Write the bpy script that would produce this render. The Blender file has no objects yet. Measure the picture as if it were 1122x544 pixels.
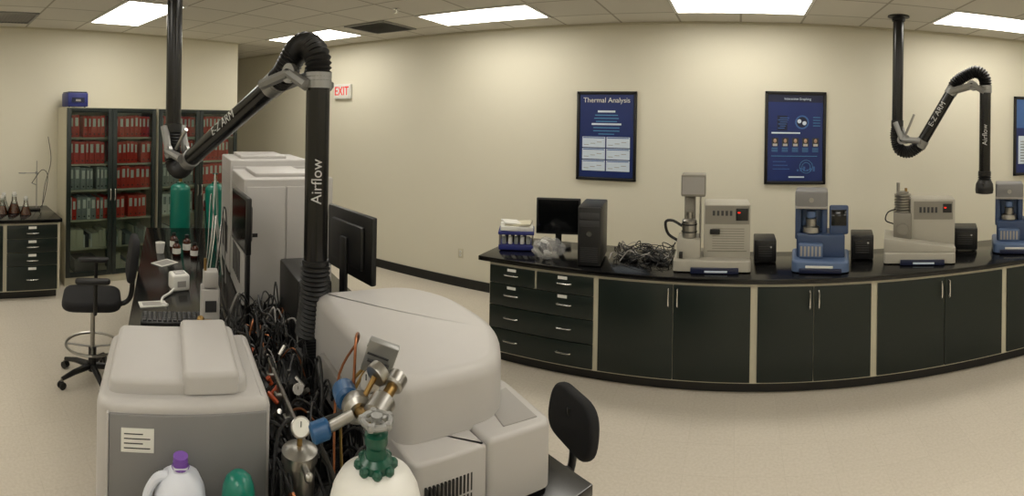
import bpy, bmesh, math, random
from mathutils import Matrix, Vector, Euler, noise
R = random.Random(7)
pi = math.pi
scene = bpy.context.scene
try:
    scene.view_settings.view_transform = 'Standard'
except Exception:
    pass

# ------------------------------------------------------------------ materials
def lin(c):
    def f(v):
        v /= 255.0
        return v/12.92 if v <= 0.04045 else ((v+0.055)/1.055)**2.4
    return (f(c[0]), f(c[1]), f(c[2]), 1)

def mat(name, col, rough=0.5, metal=0.0, var=0.06, scale=12.0, bump=0.0, coat=0.0, alpha=1.0):
    m = bpy.data.materials.new(name); m.use_nodes = True
    nt = m.node_tree; n = nt.nodes; l = nt.links
    b = n['Principled BSDF']
    c = lin(col)
    b.inputs['Roughness'].default_value = rough
    b.inputs['Metallic'].default_value = metal
    b.inputs['Alpha'].default_value = alpha
    if coat: b.inputs['Coat Weight'].default_value = coat
    tc = n.new('ShaderNodeTexCoord'); no = n.new('ShaderNodeTexNoise')
    no.inputs['Scale'].default_value = scale; no.inputs['Detail'].default_value = 3
    l.new(tc.outputs['Object'], no.inputs['Vector'])
    mx = n.new('ShaderNodeMix'); mx.data_type = 'RGBA'
    mx.inputs['A'].default_value = tuple(min(1, v*(1-var)) for v in c[:3])+(1,)
    mx.inputs['B'].default_value = tuple(min(1, v*(1+var)) for v in c[:3])+(1,)
    l.new(no.outputs['Fac'], mx.inputs['Factor'])
    l.new(mx.outputs['Result'], b.inputs['Base Color'])
    if bump:
        bp = n.new('ShaderNodeBump'); bp.inputs['Strength'].default_value = bump
        bp.inputs['Distance'].default_value = 0.002
        n2 = n.new('ShaderNodeTexNoise'); n2.inputs['Scale'].default_value = scale*20
        l.new(tc.outputs['Object'], n2.inputs['Vector'])
        l.new(n2.outputs['Fac'], bp.inputs['Height']); l.new(bp.outputs['Normal'], b.inputs['Normal'])
    return m

def emis(name, col, s):
    m = bpy.data.materials.new(name); m.use_nodes = True
    b = m.node_tree.nodes['Principled BSDF']
    b.inputs['Base Color'].default_value = lin(col)
    b.inputs['Emission Color'].default_value = lin(col)
    b.inputs['Emission Strength'].default_value = s
    return m

def clear(name, tint=(255, 255, 255), gloss=0.08):
    m = bpy.data.materials.new(name); m.use_nodes = True
    nt = m.node_tree; n = nt.nodes; l = nt.links
    n.clear()
    o = n.new('ShaderNodeOutputMaterial'); t = n.new('ShaderNodeBsdfTransparent'); g = n.new('ShaderNodeBsdfGlossy')
    t.inputs['Color'].default_value = lin(tint); g.inputs['Roughness'].default_value = 0.05
    fr = n.new('ShaderNodeFresnel'); fr.inputs['IOR'].default_value = 1.45
    ad = n.new('ShaderNodeMath'); ad.operation = 'MAXIMUM'; ad.inputs[1].default_value = gloss
    l.new(fr.outputs[0], ad.inputs[0])
    mx = n.new('ShaderNodeMixShader'); l.new(ad.outputs[0], mx.inputs[0])
    l.new(t.outputs[0], mx.inputs[1]); l.new(g.outputs[0], mx.inputs[2]); l.new(mx.outputs[0], o.inputs[0])
    return m

WALL = mat('wall_paint', (215, 210, 192), 0.65, var=0.02, scale=2, bump=0.15)
BASEB = mat('baseboard_vinyl', (14, 14, 14), 0.35)
GREEN = mat('green_laminate', (12, 24, 20), 0.38, var=0.08)
CREAM = mat('cream_laminate', (196, 190, 168), 0.5, var=0.03)
EPOXY = mat('black_epoxy_top', (11, 11, 12), 0.16, var=0.15, scale=30)
CHROME = mat('chrome', (215, 215, 212), 0.2, 1.0)
STEEL = mat('brushed_steel', (165, 163, 158), 0.33, 1.0, var=0.1, scale=40)
ALU = mat('cast_aluminium', (150, 150, 148), 0.45, 0.7)
BLACKP = mat('black_plastic', (13, 13, 14), 0.4, var=0.1)
DUCT = mat('black_duct', (7, 7, 8), 0.22, var=0.1)
RUBBER = mat('black_rubber', (9, 9, 10), 0.5)
FABRIC = mat('black_fabric', (17, 17, 20), 0.85, var=0.25, scale=60, bump=0.5)
SCREEN = mat('screen_glass', (6, 7, 9), 0.12)
LGREY = mat('light_grey_plastic', (176, 173, 170), 0.42, var=0.02)
LGREY2 = mat('mid_grey_plastic', (150, 147, 143), 0.42, var=0.02)
PGREY = mat('panel_grey', (122, 121, 121), 0.45, var=0.03)
BEIGE = mat('instrument_beige', (166, 162, 150), 0.45, var=0.03)
BEIGED = mat('instrument_beige_dark', (126, 122, 112), 0.45, var=0.03)
BLUEG = mat('instrument_blue', (50, 68, 100), 0.4, var=0.05)
BLUEL = mat('instrument_blue_light', (82, 102, 136), 0.4, var=0.04)
NAVY = mat('navy_plate', (20, 28, 58), 0.35)
DGREY = mat('dark_grey', (50, 50, 52), 0.45)
WHITE = mat('white_plastic', (218, 217, 211), 0.4, var=0.02)
PAPER = mat('paper', (220, 219, 212), 0.8, var=0.02)
RED = mat('red_binder', (200, 48, 36), 0.5, var=0.12)
REDL = emis('red_sign', (205, 30, 24), 0.5)
GREYB = mat('grey_binder', (138, 142, 140), 0.6, var=0.15)
TEAL = mat('green_cylinder_paint', (10, 108, 92), 0.3, var=0.08)
TEALD = mat('dark_green_enamel', (8, 70, 52), 0.3, var=0.1)
AMBER = mat('amber_glass', (62, 24, 10), 0.12)
BROWNL = mat('brown_liquid', (110, 56, 34), 0.2)
BRASS = mat('brass', (150, 122, 76), 0.35, 1.0)
COPPER = mat('copper', (140, 90, 62), 0.35, 1.0)
BLUEK = mat('blue_knob', (24, 74, 118), 0.35)
BLUEBOX = mat('blue_box', (36, 44, 112), 0.45)
ORANGE = mat('orange_plastic', (170, 72, 34), 0.4)
PURPLE = mat('purple_cap', (112, 70, 158), 0.4)
HDPE = mat('milky_jug', (206, 210, 220), 0.35, var=0.02)
POSTB = mat('poster_blue', (22, 42, 100), 0.3, var=0.25, scale=3)
POSTM = mat('poster_mid_blue', (60, 98, 156), 0.3)
POSTL = mat('poster_light', (205, 218, 232), 0.35)
POSTS = mat('poster_skin', (170, 140, 118), 0.4)
SKYB = mat('poster_cyan', (78, 136, 178), 0.35)
GLASS = clear('cabinet_glass', (240, 246, 243), 0.04)
FGLASS = clear('flask_glass', (235, 238, 235), 0.1)
BAG = mat('plastic_bag_film', (205, 205, 205), 0.2, alpha=0.26)
LABELG = mat('duct_lettering', (186, 186, 184), 0.5)
LEDR = emis('led_red', (255, 30, 10), 1.5)
LENS = emis('light_lens', (255, 250, 239), 8.9)

def floor_mat():
    m = bpy.data.materials.new('vinyl_tile_floor'); m.use_nodes = True
    nt = m.node_tree; n = nt.nodes; l = nt.links; b = n['Principled BSDF']
    tc = n.new('ShaderNodeTexCoord')
    br = n.new('ShaderNodeTexBrick'); br.offset = 0; br.squash = 1
    br.inputs['Scale'].default_value = 1; br.inputs['Brick Width'].default_value = 0.305; br.inputs['Row Height'].default_value = 0.305
    br.inputs['Mortar Size'].default_value = 0.001; br.inputs['Bias'].default_value = -0.2
    br.inputs['Color1'].default_value = lin((206, 198, 184)); br.inputs['Color2'].default_value = lin((203, 195, 181))
    br.inputs['Mortar'].default_value = lin((192, 184, 169))
    l.new(tc.outputs['Object'], br.inputs['Vector'])
    no = n.new('ShaderNodeTexNoise'); no.inputs['Scale'].default_value = 55; no.inputs['Detail'].default_value = 6
    l.new(tc.outputs['Object'], no.inputs['Vector'])
    rp = n.new('ShaderNodeValToRGB'); rp.color_ramp.elements[0].position = 0.35; rp.color_ramp.elements[1].position = 0.62
    rp.color_ramp.elements[0].color = (0.92, 0.91, 0.89, 1); rp.color_ramp.elements[1].color = (1, 1, 1, 1)
    l.new(no.outputs['Fac'], rp.inputs[0])
    mx = n.new('ShaderNodeMix'); mx.data_type = 'RGBA'; mx.blend_type = 'MULTIPLY'; mx.inputs['Factor'].default_value = 1
    l.new(br.outputs['Color'], mx.inputs['A']); l.new(rp.outputs['Color'], mx.inputs['B'])
    l.new(mx.outputs['Result'], b.inputs['Base Color'])
    b.inputs['Roughness'].default_value = 0.26
    return m

def ceil_mat():
    m = bpy.data.materials.new('acoustic_tile'); m.use_nodes = True
    nt = m.node_tree; n = nt.nodes; l = nt.links; b = n['Principled BSDF']
    tc = n.new('ShaderNodeTexCoord'); mp = n.new('ShaderNodeMapping')
    mp.inputs['Location'].default_value = (0, -4.375+0.65*10, 0)
    l.new(tc.outputs['Object'], mp.inputs['Vector'])
    br = n.new('ShaderNodeTexBrick'); br.offset = 0; br.squash = 1
    br.inputs['Scale'].default_value = 1; br.inputs['Brick Width'].default_value = 0.65; br.inputs['Row Height'].default_value = 0.65
    br.inputs['Mortar Size'].default_value = 0.012; br.inputs['Mortar Smooth'].default_value = 0.1
    br.inputs['Color1'].default_value = lin((212, 208, 198)); br.inputs['Color2'].default_value = lin((204, 200, 190))
    br.inputs['Mortar'].default_value = lin((160, 155, 143))
    l.new(mp.outputs[0], br.inputs['Vector'])
    no = n.new('ShaderNodeTexNoise'); no.inputs['Scale'].default_value = 120
    l.new(tc.outputs['Object'], no.inputs['Vector'])
    bp = n.new('ShaderNodeBump'); bp.inputs['Strength'].default_value = 0.3; bp.inputs['Distance'].default_value = 0.003
    l.new(no.outputs['Fac'], bp.inputs['Height']); l.new(bp.outputs['Normal'], b.inputs['Normal'])
    l.new(br.outputs['Color'], b.inputs['Base Color']); b.inputs['Roughness'].default_value = 0.9
    return m
FLOOR = floor_mat(); CEIL = ceil_mat()

# ------------------------------------------------------------------ mesh builder
def catmull(pts, sub):
    P = [Vector(p) for p in pts]
    if len(P) < 3: return P
    Q = [P[0]*2-P[1]] + P + [P[-1]*2-P[-2]]
    out = []
    for i in range(1, len(Q)-2):
        a, b, c, d = Q[i-1], Q[i], Q[i+1], Q[i+2]
        for k in range(sub):
            t = k/sub
            out.append(0.5*((2*b)+(c-a)*t+(2*a-5*b+4*c-d)*t*t+(3*b-a-3*c+d)*t**3))
    out.append(P[-1]); return out

class B:
    def __init__(s, name, loc=(0, 0, 0), rz=0.0):
        s.name = name; s.loc = loc; s.rz = rz; s.v = []; s.f = []; s.m = []; s.mats = []; s.M = Matrix.Identity(4)
    def mi(s, m):
        if m not in s.mats: s.mats.append(m)
        return s.mats.index(m)
    def raw(s, verts, faces, m, M=None):
        T = s.M @ M if M is not None else s.M
        o = len(s.v); s.v += [tuple(T @ Vector(v)) for v in verts]
        k = s.mi(m)
        for f in faces: s.f.append([i+o for i in f]); s.m.append(k)
    def bm(s, bm, m, M=None):
        bm.verts.ensure_lookup_table(); bm.verts.index_update()
        s.raw([v.co.copy() for v in bm.verts], [[v.index for v in f.verts] for f in bm.faces], m, M); bm.free()
    def box(s, c, size, m, bev=0.0, rot=(0, 0, 0), seg=2):
        bm = bmesh.new(); bmesh.ops.create_cube(bm, size=1)
        for v in bm.verts: v.co = Vector((v.co.x*size[0], v.co.y*size[1], v.co.z*size[2]))
        if bev > 0:
            bev = min(bev, min(size)*0.49)
            bmesh.ops.bevel(bm, geom=bm.edges[:], offset=bev, segments=seg, profile=0.5, affect='EDGES')
        s.bm(bm, m, Matrix.Translation(c) @ Euler(rot).to_matrix().to_4x4())
    def bx(s, x0, x1, y0, y1, z0, z1, m, bev=0.0, seg=2):
        s.box(((x0+x1)/2, (y0+y1)/2, (z0+z1)/2), (abs(x1-x0), abs(y1-y0), abs(z1-z0)), m, bev, seg=seg)
    def sweep(s, P, rr, m, seg=12, cap=True):
        P = [Vector(p) for p in P]; n = len(P)
        if not isinstance(rr, (list, tuple)): rr = [rr]*n
        T = []
        for i in range(n):
            d = (P[min(i+1, n-1)]-P[max(i-1, 0)])
            T.append(d.normalized() if d.length > 1e-9 else Vector((0, 0, 1)))
        a = Vector((0, 0, 1)) if abs(T[0].z) < 0.9 else Vector((1, 0, 0))
        N = (a-T[0]*a.dot(T[0])).normalized()
        vs = []; fs = []
        for i in range(n):
            N = (N-T[i]*N.dot(T[i])).normalized(); Bn = T[i].cross(N)
            for k in range(seg):
                th = 2*pi*k/seg
                vs.append(P[i]+(N*math.cos(th)+Bn*math.sin(th))*rr[i])
        for i in range(n-1):
            for k in range(seg):
                k2 = (k+1) % seg
                fs.append([i*seg+k, i*seg+k2, (i+1)*seg+k2, (i+1)*seg+k])
        if cap:
            fs.append(list(range(seg-1, -1, -1))); fs.append([(n-1)*seg+k for k in range(seg)])
        s.raw(vs, fs, m)
    def cyl(s, p1, p2, r, m, r2=None, seg=24):
        s.sweep([p1, p2], [r, r if r2 is None else r2], m, seg)
    def tube(s, pts, r, m, seg=8, sub=6):
        s.sweep(catmull(pts, sub), r, m, seg)
    def corr(s, pts, r, m, seg=24, pitch=0.02):
        P = catmull(pts, 24)
        L = [0]
        for i in range(1, len(P)): L.append(L[-1]+(P[i]-P[i-1]).length)
        N = max(4, int(L[-1]/pitch)*4); Q = []; rr = []; j = 0
        for i in range(N+1):
            d = L[-1]*i/N
            while j < len(L)-2 and L[j+1] < d: j += 1
            t = (d-L[j])/max(1e-9, L[j+1]-L[j]); Q.append(P[j].lerp(P[j+1], t)); rr.append(r*(1+0.09*(1, 0, -1, 0)[i % 4]))
        s.sweep(Q, rr, m, seg)
    def lathe(s, prof, c, m, seg=24, axis=None):
        vs = []; fs = []; n = len(prof)
        for (r, z) in prof:
            for k in range(seg):
                th = 2*pi*k/seg; vs.append((r*math.cos(th), r*math.sin(th), z))
        for i in range(n-1):
            for k in range(seg):
                k2 = (k+1) % seg; fs.append([i*seg+k, i*seg+k2, (i+1)*seg+k2, (i+1)*seg+k])
        fs.append(list(range(seg-1, -1, -1))); fs.append([(n-1)*seg+k for k in range(seg)])
        M = Matrix.Translation(c)
        if axis is not None: M = M @ Vector((0, 0, 1)).rotation_difference(Vector(axis)).to_matrix().to_4x4()
        s.raw(vs, fs, m, M)
    def sph(s, c, r, m, seg=20):
        if not isinstance(r, (tuple, list)): r = (r, r, r)
        bm = bmesh.new(); bmesh.ops.create_uvsphere(bm, u_segments=seg, v_segments=seg//2, radius=1)
        s.bm(bm, m, Matrix.Translation(c) @ Matrix.Diagonal((r[0], r[1], r[2], 1)))
    def torus(s, c, R0, r, m, seg=28, axis=None, rot=None):
        pts = []
        M = Vector((0, 0, 1)).rotation_difference(Vector(axis)).to_matrix() if axis is not None else Matrix.Identity(3)
        for k in range(seg+1):
            th = 2*pi*k/seg; pts.append(Vector(c)+M @ Vector((R0*math.cos(th), R0*math.sin(th), 0)))
        s.sweep(pts, r, m, 8, False)
    def prism(s, poly, z0, z1, m, bev=0.0, M=None, seg=4, both=False):
        bm = bmesh.new(); vs = [bm.verts.new((p[0], p[1], z0)) for p in poly]
        f = bm.faces.new(vs); bm.normal_update()
        if f.normal.z > 0: f.normal_flip()
        ex = bmesh.ops.extrude_face_region(bm, geom=[f])
        top = [g for g in ex['geom'] if isinstance(g, bmesh.types.BMVert)]
        for v in top: v.co.z = z1
        if not [x for x in bm.faces if all(abs(v.co.z-z0) < 1e-7 for v in x.verts)]:
            bm.faces.new([v for v in bm.verts if abs(v.co.z-z0) < 1e-7])
        bmesh.ops.recalc_face_normals(bm, faces=bm.faces[:])
        if bev:
            es = [e for e in bm.edges if all(abs(v.co.z-z1) < 1e-6 for v in e.verts) or (both and all(abs(v.co.z-z0) < 1e-6 for v in e.verts))]
            bmesh.ops.bevel(bm, geom=es, offset=bev, segments=seg, profile=0.5, affect='EDGES')
        s.bm(bm, m, M)
    def done(s, parent=None):
        me = bpy.data.meshes.new(s.name); me.from_pydata(s.v, [], s.f)
        for m in s.mats: me.materials.append(m)
        me.polygons.foreach_set('material_index', s.m)
        me.polygons.foreach_set('use_smooth', [True]*len(me.polygons)); me.update()
        try: me.set_sharp_from_angle(angle=math.radians(32))
        except Exception: pass
        o = bpy.data.objects.new(s.name, me); scene.collection.objects.link(o)
        o.location = s.loc; o.rotation_euler = (0, 0, s.rz)
        if parent: o.parent = parent
        return o

def roundpoly(pts, rad, n=5):
    out = []; N = len(pts)
    for i in range(N):
        p = Vector(pts[i]); a = Vector(pts[i-1]); b = Vector(pts[(i+1) % N]); r = rad[i] if isinstance(rad, (list, tuple)) else rad
        u = (a-p); w = (b-p); r = min(r, u.length*0.48, w.length*0.48)
        A = p+u.normalized()*r; C = p+w.normalized()*r
        for k in range(n+1):
            t = k/n; q = A*(1-t)**2+p*2*t*(1-t)+C*t*t; out.append((q.x, q.y))
    return out

def text(name, body, size, m, parent, M, ext=0.0008, align='CENTER'):
    cu = bpy.data.curves.new(name, 'FONT'); cu.body = body; cu.size = size; cu.extrude = ext
    cu.align_x = align; cu.align_y = 'CENTER'; cu.materials.append(m)
    o = bpy.data.objects.new(name, cu); scene.collection.objects.link(o)
    o.parent = parent; o.matrix_basis = M
    return o

# ------------------------------------------------------------------ room shell
CZ = 3.2
def shell(name, x0, x1, y0, y1, z0, z1, m):
    b = B(name); b.bx(x0, x1, y0, y1, z0, z1, m); return b.done()
shell('floor', -9.1, 6.3, -4.6, 5.6, -0.1, 0, FLOOR)
shell('ceiling', -9.1, 6.3, -4.6, 5.6, CZ, CZ+0.1, CEIL)
shell('wall_north', -9.1, 6.3, 5.5, 5.6, 0, CZ, WALL)
shell('wall_west', -6.6, -6.45, -4.5, 4.3, 0, CZ, WALL)
shell('wall_corridor', -9.0, -6.6, 4.15, 4.3, 0, CZ, WALL)
shell('wall_corridor_end', -9.1, -9.0, 4.15, 5.5, 0, CZ, WALL)
shell('wall_east', 6.2, 6.3, -4.5, 5.5, 0, CZ, WALL)
shell('wall_south', -6.6, 6.3, -4.6, -4.5, 0, CZ, WALL)
shell('baseboard_north', -9.0, 6.2, 5.488, 5.5, 0, 0.115, BASEB)
shell('baseboard_west', -6.45, -6.438, -4.5, 4.312, 0, 0.115, BASEB)
shell('baseboard_corridor', -9.0, -6.438, 4.3, 4.312, 0, 0.115, BASEB)
shell('baseboard_east', 6.188, 6.2, -4.5, 5.488, 0, 0.115, BASEB)
shell('baseboard_south', -6.438, 6.188, -4.5, -4.488, 0, 0.115, BASEB)
shell('trim_1', -9, 6.2, 5.48, 5.5, CZ-0.022, CZ, CREAM)
shell('trim_2', -6.45, -6.43, -4.5, 4.32, CZ-0.022, CZ, CREAM)

for iy, y in enumerate((4.7, 2.1, -0.5, -3.1)):
    for x in (-5.2, -2.6, 0.0, 2.6, 5.2):
        b = B('ceiling_light_fixture', (x, y, CZ))
        b.bx(-0.65, 0.65, -0.325, -0.295, -0.012, 0.0, WHITE); b.bx(-0.65, 0.65, 0.295, 0.325, -0.012, 0.0, WHITE)
        b.bx(-0.65, -0.62, -0.295, 0.295, -0.012, 0.0, WHITE); b.bx(0.62, 0.65, -0.295, 0.295, -0.012, 0.0, WHITE)
        b.bx(-0.62, 0.62, -0.295, 0.295, -0.008, -0.001, LENS); b.done()
for (x, y) in ((-4.0, 4.7), (-5.8, 0.8), (3.9, 3.4)):
    b = B('ceiling_air_vent', (x, y, CZ))
    b.bx(-0.3, 0.3, -0.3, 0.3, -0.004, 0, LGREY2)
    for k in range(15): b.box((0, -0.28+k*0.04, -0.01), (0.58, 0.024, 0.003), ALU, rot=(0.6, 0, 0))
    for s1 in (-1, 1):
        b.bx(-0.31, 0.31, s1*0.3-0.012, s1*0.3+0.012, -0.016, 0, ALU); b.bx(s1*0.3-0.012, s1*0.3+0.012, -0.31, 0.31, -0.016, 0, ALU)
    b.done()
for (x, y) in ((-3.9, 2.3), (-3.2, 4.0), (1.3, 4.0)):
    b = B('fire_sprinkler', (x, y, CZ)); b.lathe([(0.035, 0), (0.035, -0.006), (0.012, -0.012), (0.008, -0.04), (0.02, -0.042), (0.02, -0.045)], (0, 0, 0), CHROME); b.done()

b = B('exit_sign', (-5.38, 5.499, 2.49)); b.bx(-0.17, 0.17, -0.045, 0, -0.11, 0.11, WHITE, 0.008)
b.bx(-0.15, 0.15, -0.049, -0.04, -0.09, 0.09, WHITE); es = b.done()
text('lettering', 'EXIT', 0.17, REDL, es, Matrix.Translation((0, -0.052, 0)) @ Matrix.Rotation(pi/2, 4, 'X') @ Matrix.Diagonal((0.85, 1.1, 1, 1)), 0.002)
b = B('wall_outlet', (-3.3, 5.499, 0.42)); b.bx(-0.036, 0.036, -0.008, 0, -0.058, 0.058, CREAM, 0.003)
for z in (-0.022, 0.022): b.bx(-0.016, 0.016, -0.011, -0.006, z-0.014, z+0.014, WHITE, 0.002); b.bx(-0.006, -0.003, -0.0125, -0.01, z-0.005, z+0.006, BLACKP); b.bx(0.003, 0.006, -0.0125, -0.01, z-0.005, z+0.006, BLACKP)
b.done()

RX = Matrix.Rotation(pi/2, 4, 'X')
def poster(name, x0, x1, z0, z1, kind):
    w = x1-x0; h = z1-z0; b = B(name, ((x0+x1)/2, 5.497, (z0+z1)/2))
    b.bx(-w/2, w/2, -0.012, 0, -h/2, h/2, BLACKP)
    for sx in (-1, 1): b.bx(sx*w/2-sx*0.03, sx*w/2, -0.03, 0, -h/2, h/2, BLACKP, 0.004)
    for sz in (-1, 1): b.bx(-w/2, w/2, -0.03, 0, sz*h/2-sz*0.03, sz*h/2, BLACKP, 0.004)
    iw = w/2-0.035; ih = h/2-0.035
    b.bx(-iw, iw, -0.016, -0.01, -ih, ih, POSTB)
    def r(xa, xb, za, zb, m, d=0.018): b.bx(xa, xb, -d, -0.012, za, zb, m)
    if kind == 0:
        for i, (a, c) in enumerate(((0.1, 0.022), (0.13, 0.010), (0.14, 0.010), (0.12, 0.010), (0.17, 0.02), (0.15, 0.010), (0.15, 0.010), (0.09, 0.01))):
            r(-a, a, 0.26-i*0.035, 0.26-i*0.035+c, SKYB if i not in (0, 4) else POSTL)
        for i in range(2):
            for j in range(3):
                xa = -0.275+i*0.28; za = -0.13-j*0.13
                r(xa, xa+0.265, za, za+0.118, POSTL)
                r(xa+0.01, xa+0.255, za+0.102, za+0.112, POSTM, 0.02)
                for k in range(3): r(xa+0.02+k*0.075, xa+0.075+k*0.075, za+0.025+0.016*k, za+0.031+0.016*k, LGREY2, 0.02)
    elif kind == 1:
        r(-iw, iw, ih-0.08, ih, NAVY, 0.017)
        b.bx(-0.2, -0.09, -0.018, -0.012, 0.08, 0.24, NAVY)
        for k in range(6): r(-0.19+0.02*(k % 2), -0.12+0.01*k, 0.10+k*0.022, 0.108+k*0.022, POSTM, 0.02)
        b.cyl((0.07, -0.017, 0.17), (0.07, -0.019, 0.17), 0.075, POSTM)
        b.cyl((0.07, -0.019, 0.17), (0.07, -0.021, 0.17), 0.058, NAVY); b.cyl((0.04, -0.0205, 0.18), (0.04, -0.0225, 0.18), 0.022, POSTL); b.cyl((0.095, -0.0205, 0.16), (0.095, -0.0225, 0.16), 0.022, POSTL)
        for k in range(4): r(0.19, 0.27, 0.13+k*0.03, 0.136+k*0.03, SKYB)
        r(-0.26, 0.05, 0.045, 0.06, POSTL); r(-0.26, 0.24, -0.2, -0.194, SKYB)
        for k in range(5):
            cx = -0.22+k*0.11; b.bx(cx-0.036, cx+0.036, -0.019, -0.012, -0.09, 0.0, DGREY); b.sph((cx, -0.02, -0.033), (0.017, 0.004, 0.023), POSTS, 12); b.bx(cx-0.024, cx+0.024, -0.021, -0.012, -0.09, -0.064, LGREY)
            for q in range(3): r(cx-0.036, cx+0.03, -0.115-q*0.017, -0.109-q*0.017, SKYB)
        for k in range(3): r(-0.24, -0.1+0.02*k, -0.26-k*0.04, -0.253-k*0.04, POSTM)
        b.torus((0.12, -0.018, -0.31), 0.07, 0.002, SKYB, axis=(0, 1, 0)); b.torus((0.12, -0.018, -0.31), 0.045, 0.002, SKYB, axis=(0, 1, 0))
        for k in range(6): r(0.02+k*0.035, 0.04+k*0.035, -0.36, -0.34+0.015*(k % 3), POSTM, 0.02)
        r(-0.07, 0.1, -0.43, -0.415, POSTL)
    else:
        r(-iw, iw, 0.1, ih, POSTM); r(-iw+0.03, iw-0.03, -0.35, 0.0, POSTL)
        for k in range(8): r(-iw+0.06, iw-0.1, -0.32+k*0.035, -0.31+k*0.035, PGREY, 0.02)
    o = b.done()
    if kind == 0: text('title', 'Thermal Analysis', 0.078, WHITE, o, Matrix.Translation((0, -0.02, ih-0.065)) @ RX)
    if kind == 1: text('title', 'Interactive Graphing', 0.035, POSTL, o, Matrix.Translation((0.02, -0.02, ih-0.045)) @ RX)
    return o
poster('framed_poster', -1.80, -1.115, 1.45, 2.44, 0)
poster('framed_poster', 0.275, 0.94, 1.46, 2.46, 1)
poster('framed_poster', 3.27, 3.95, 1.50, 2.49, 2)

# ------------------------------------------------------------------ casework
def hpull(b, x, z, w=0.11):
    b.tube([(x-w/2, -0.018, z), (x-w/2, -0.045, z), (x+w/2, -0.045, z), (x+w/2, -0.018, z)], 0.006, CHROME, 8, 3)
def vpull(b, x, z, w=0.12):
    b.tube([(x, -0.018, z-w/2), (x, -0.045, z-w/2), (x, -0.045, z+w/2), (x, -0.018, z+w/2)], 0.006, CHROME, 8, 3)
def casework(name, loc, rz, L, depth, units, ovl=0.1, ovr=0.03):
    b = B(name, loc, rz)
    b.bx(0, L, 0, depth, 0.1, 0.87, CREAM)
    b.bx(0.02, L-0.02, 0.07, depth-0.02, 0, 0.1, BASEB)
    b.bx(-ovl, L+ovr, -0.035, depth+0.02, 0.872, 0.912, EPOXY, 0.005)
    for (x0, x1, kind) in units:
        if kind == 'doors' or kind.startswith('doors'):
            m = (x0+x1)/2
            if ':' in kind: m = float(kind.split(':')[1])
            for (a, c, hx) in ((x0+0.012, m-0.003, m-0.035), (m+0.003, x1-0.012, m+0.035)):
                b.bx(a, c, -0.02, 0, 0.115, 0.845, GREEN, 0.002); vpull(b, hx, 0.75)
        elif kind == 'drawersw':
            m = x0+(x1-x0)*0.46
            for i, (z0, z1) in enumerate(((0.70, 0.845), (0.51, 0.693), (0.315, 0.503), (0.115, 0.308))):
                if i == 0:
                    b.bx(x0+0.012, m-0.012, -0.02, 0, z0, z1, GREEN, 0.002); b.bx(m+0.012, x1-0.012, -0.02, 0, z0, z1, GREEN, 0.002)
                else:
                    b.bx(x0+0.012, x1-0.012, -0.02, 0, z0, z1, GREEN, 0.002)
                hpull(b, x0+(m-x0)/2, (z0+z1)/2+0.01); hpull(b, m+(x1-m)/2, (z0+z1)/2+0.01)
                if i < 2:
                    b.bx(x0+(m-x0)/2-0.04, x0+(m-x0)/2+0.04, -0.022, -0.019, z1-0.035, z1-0.012, PAPER)
                    b.bx(m+0.2, m+0.28, -0.022, -0.019, z1-0.035, z1-0.01, PAPER)
        elif kind == 'drawers':
            for i in range(4):
                z0, z1 = ((0.115, 0.385), (0.392, 0.535), (0.542, 0.688), (0.695, 0.845))[i]
                b.bx(x0+0.012, x1-0.012, -0.02, 0, z0, z1, GREEN, 0.002); hpull(b, (x0+x1)/2, (z0+z1)/2-0.01)
                b.bx((x0+x1)/2-0.045, (x0+x1)/2+0.045, -0.022, -0.019, z1-0.04, z1-0.012, PAPER)
    return b.done()
casework('lab_bench', (-2.07, 3.95, 0), 0, 6.2, 0.8,
         [(0.0, 0.95, 'drawersw'), (0.97, 2.19, 'doors:1.58'), (2.22, 3.14, 'doors:2.67'), (3.17, 4.32, 'doors:3.76'), (4.35, 5.3, 'doors'), (5.32, 6.18, 'drawers')])
casework('lab_bench', (-5.62, -2.9, 0), pi/2, 4.30, 0.785,
         [(0.0, 0.6, 'drawers'), (0.62, 1.6, 'doors'), (1.62, 2.6, 'doors'), (2.62, 3.66, 'doors'), (3.68, 4.28, 'drawers')], 0.0, 0.02)

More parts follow.
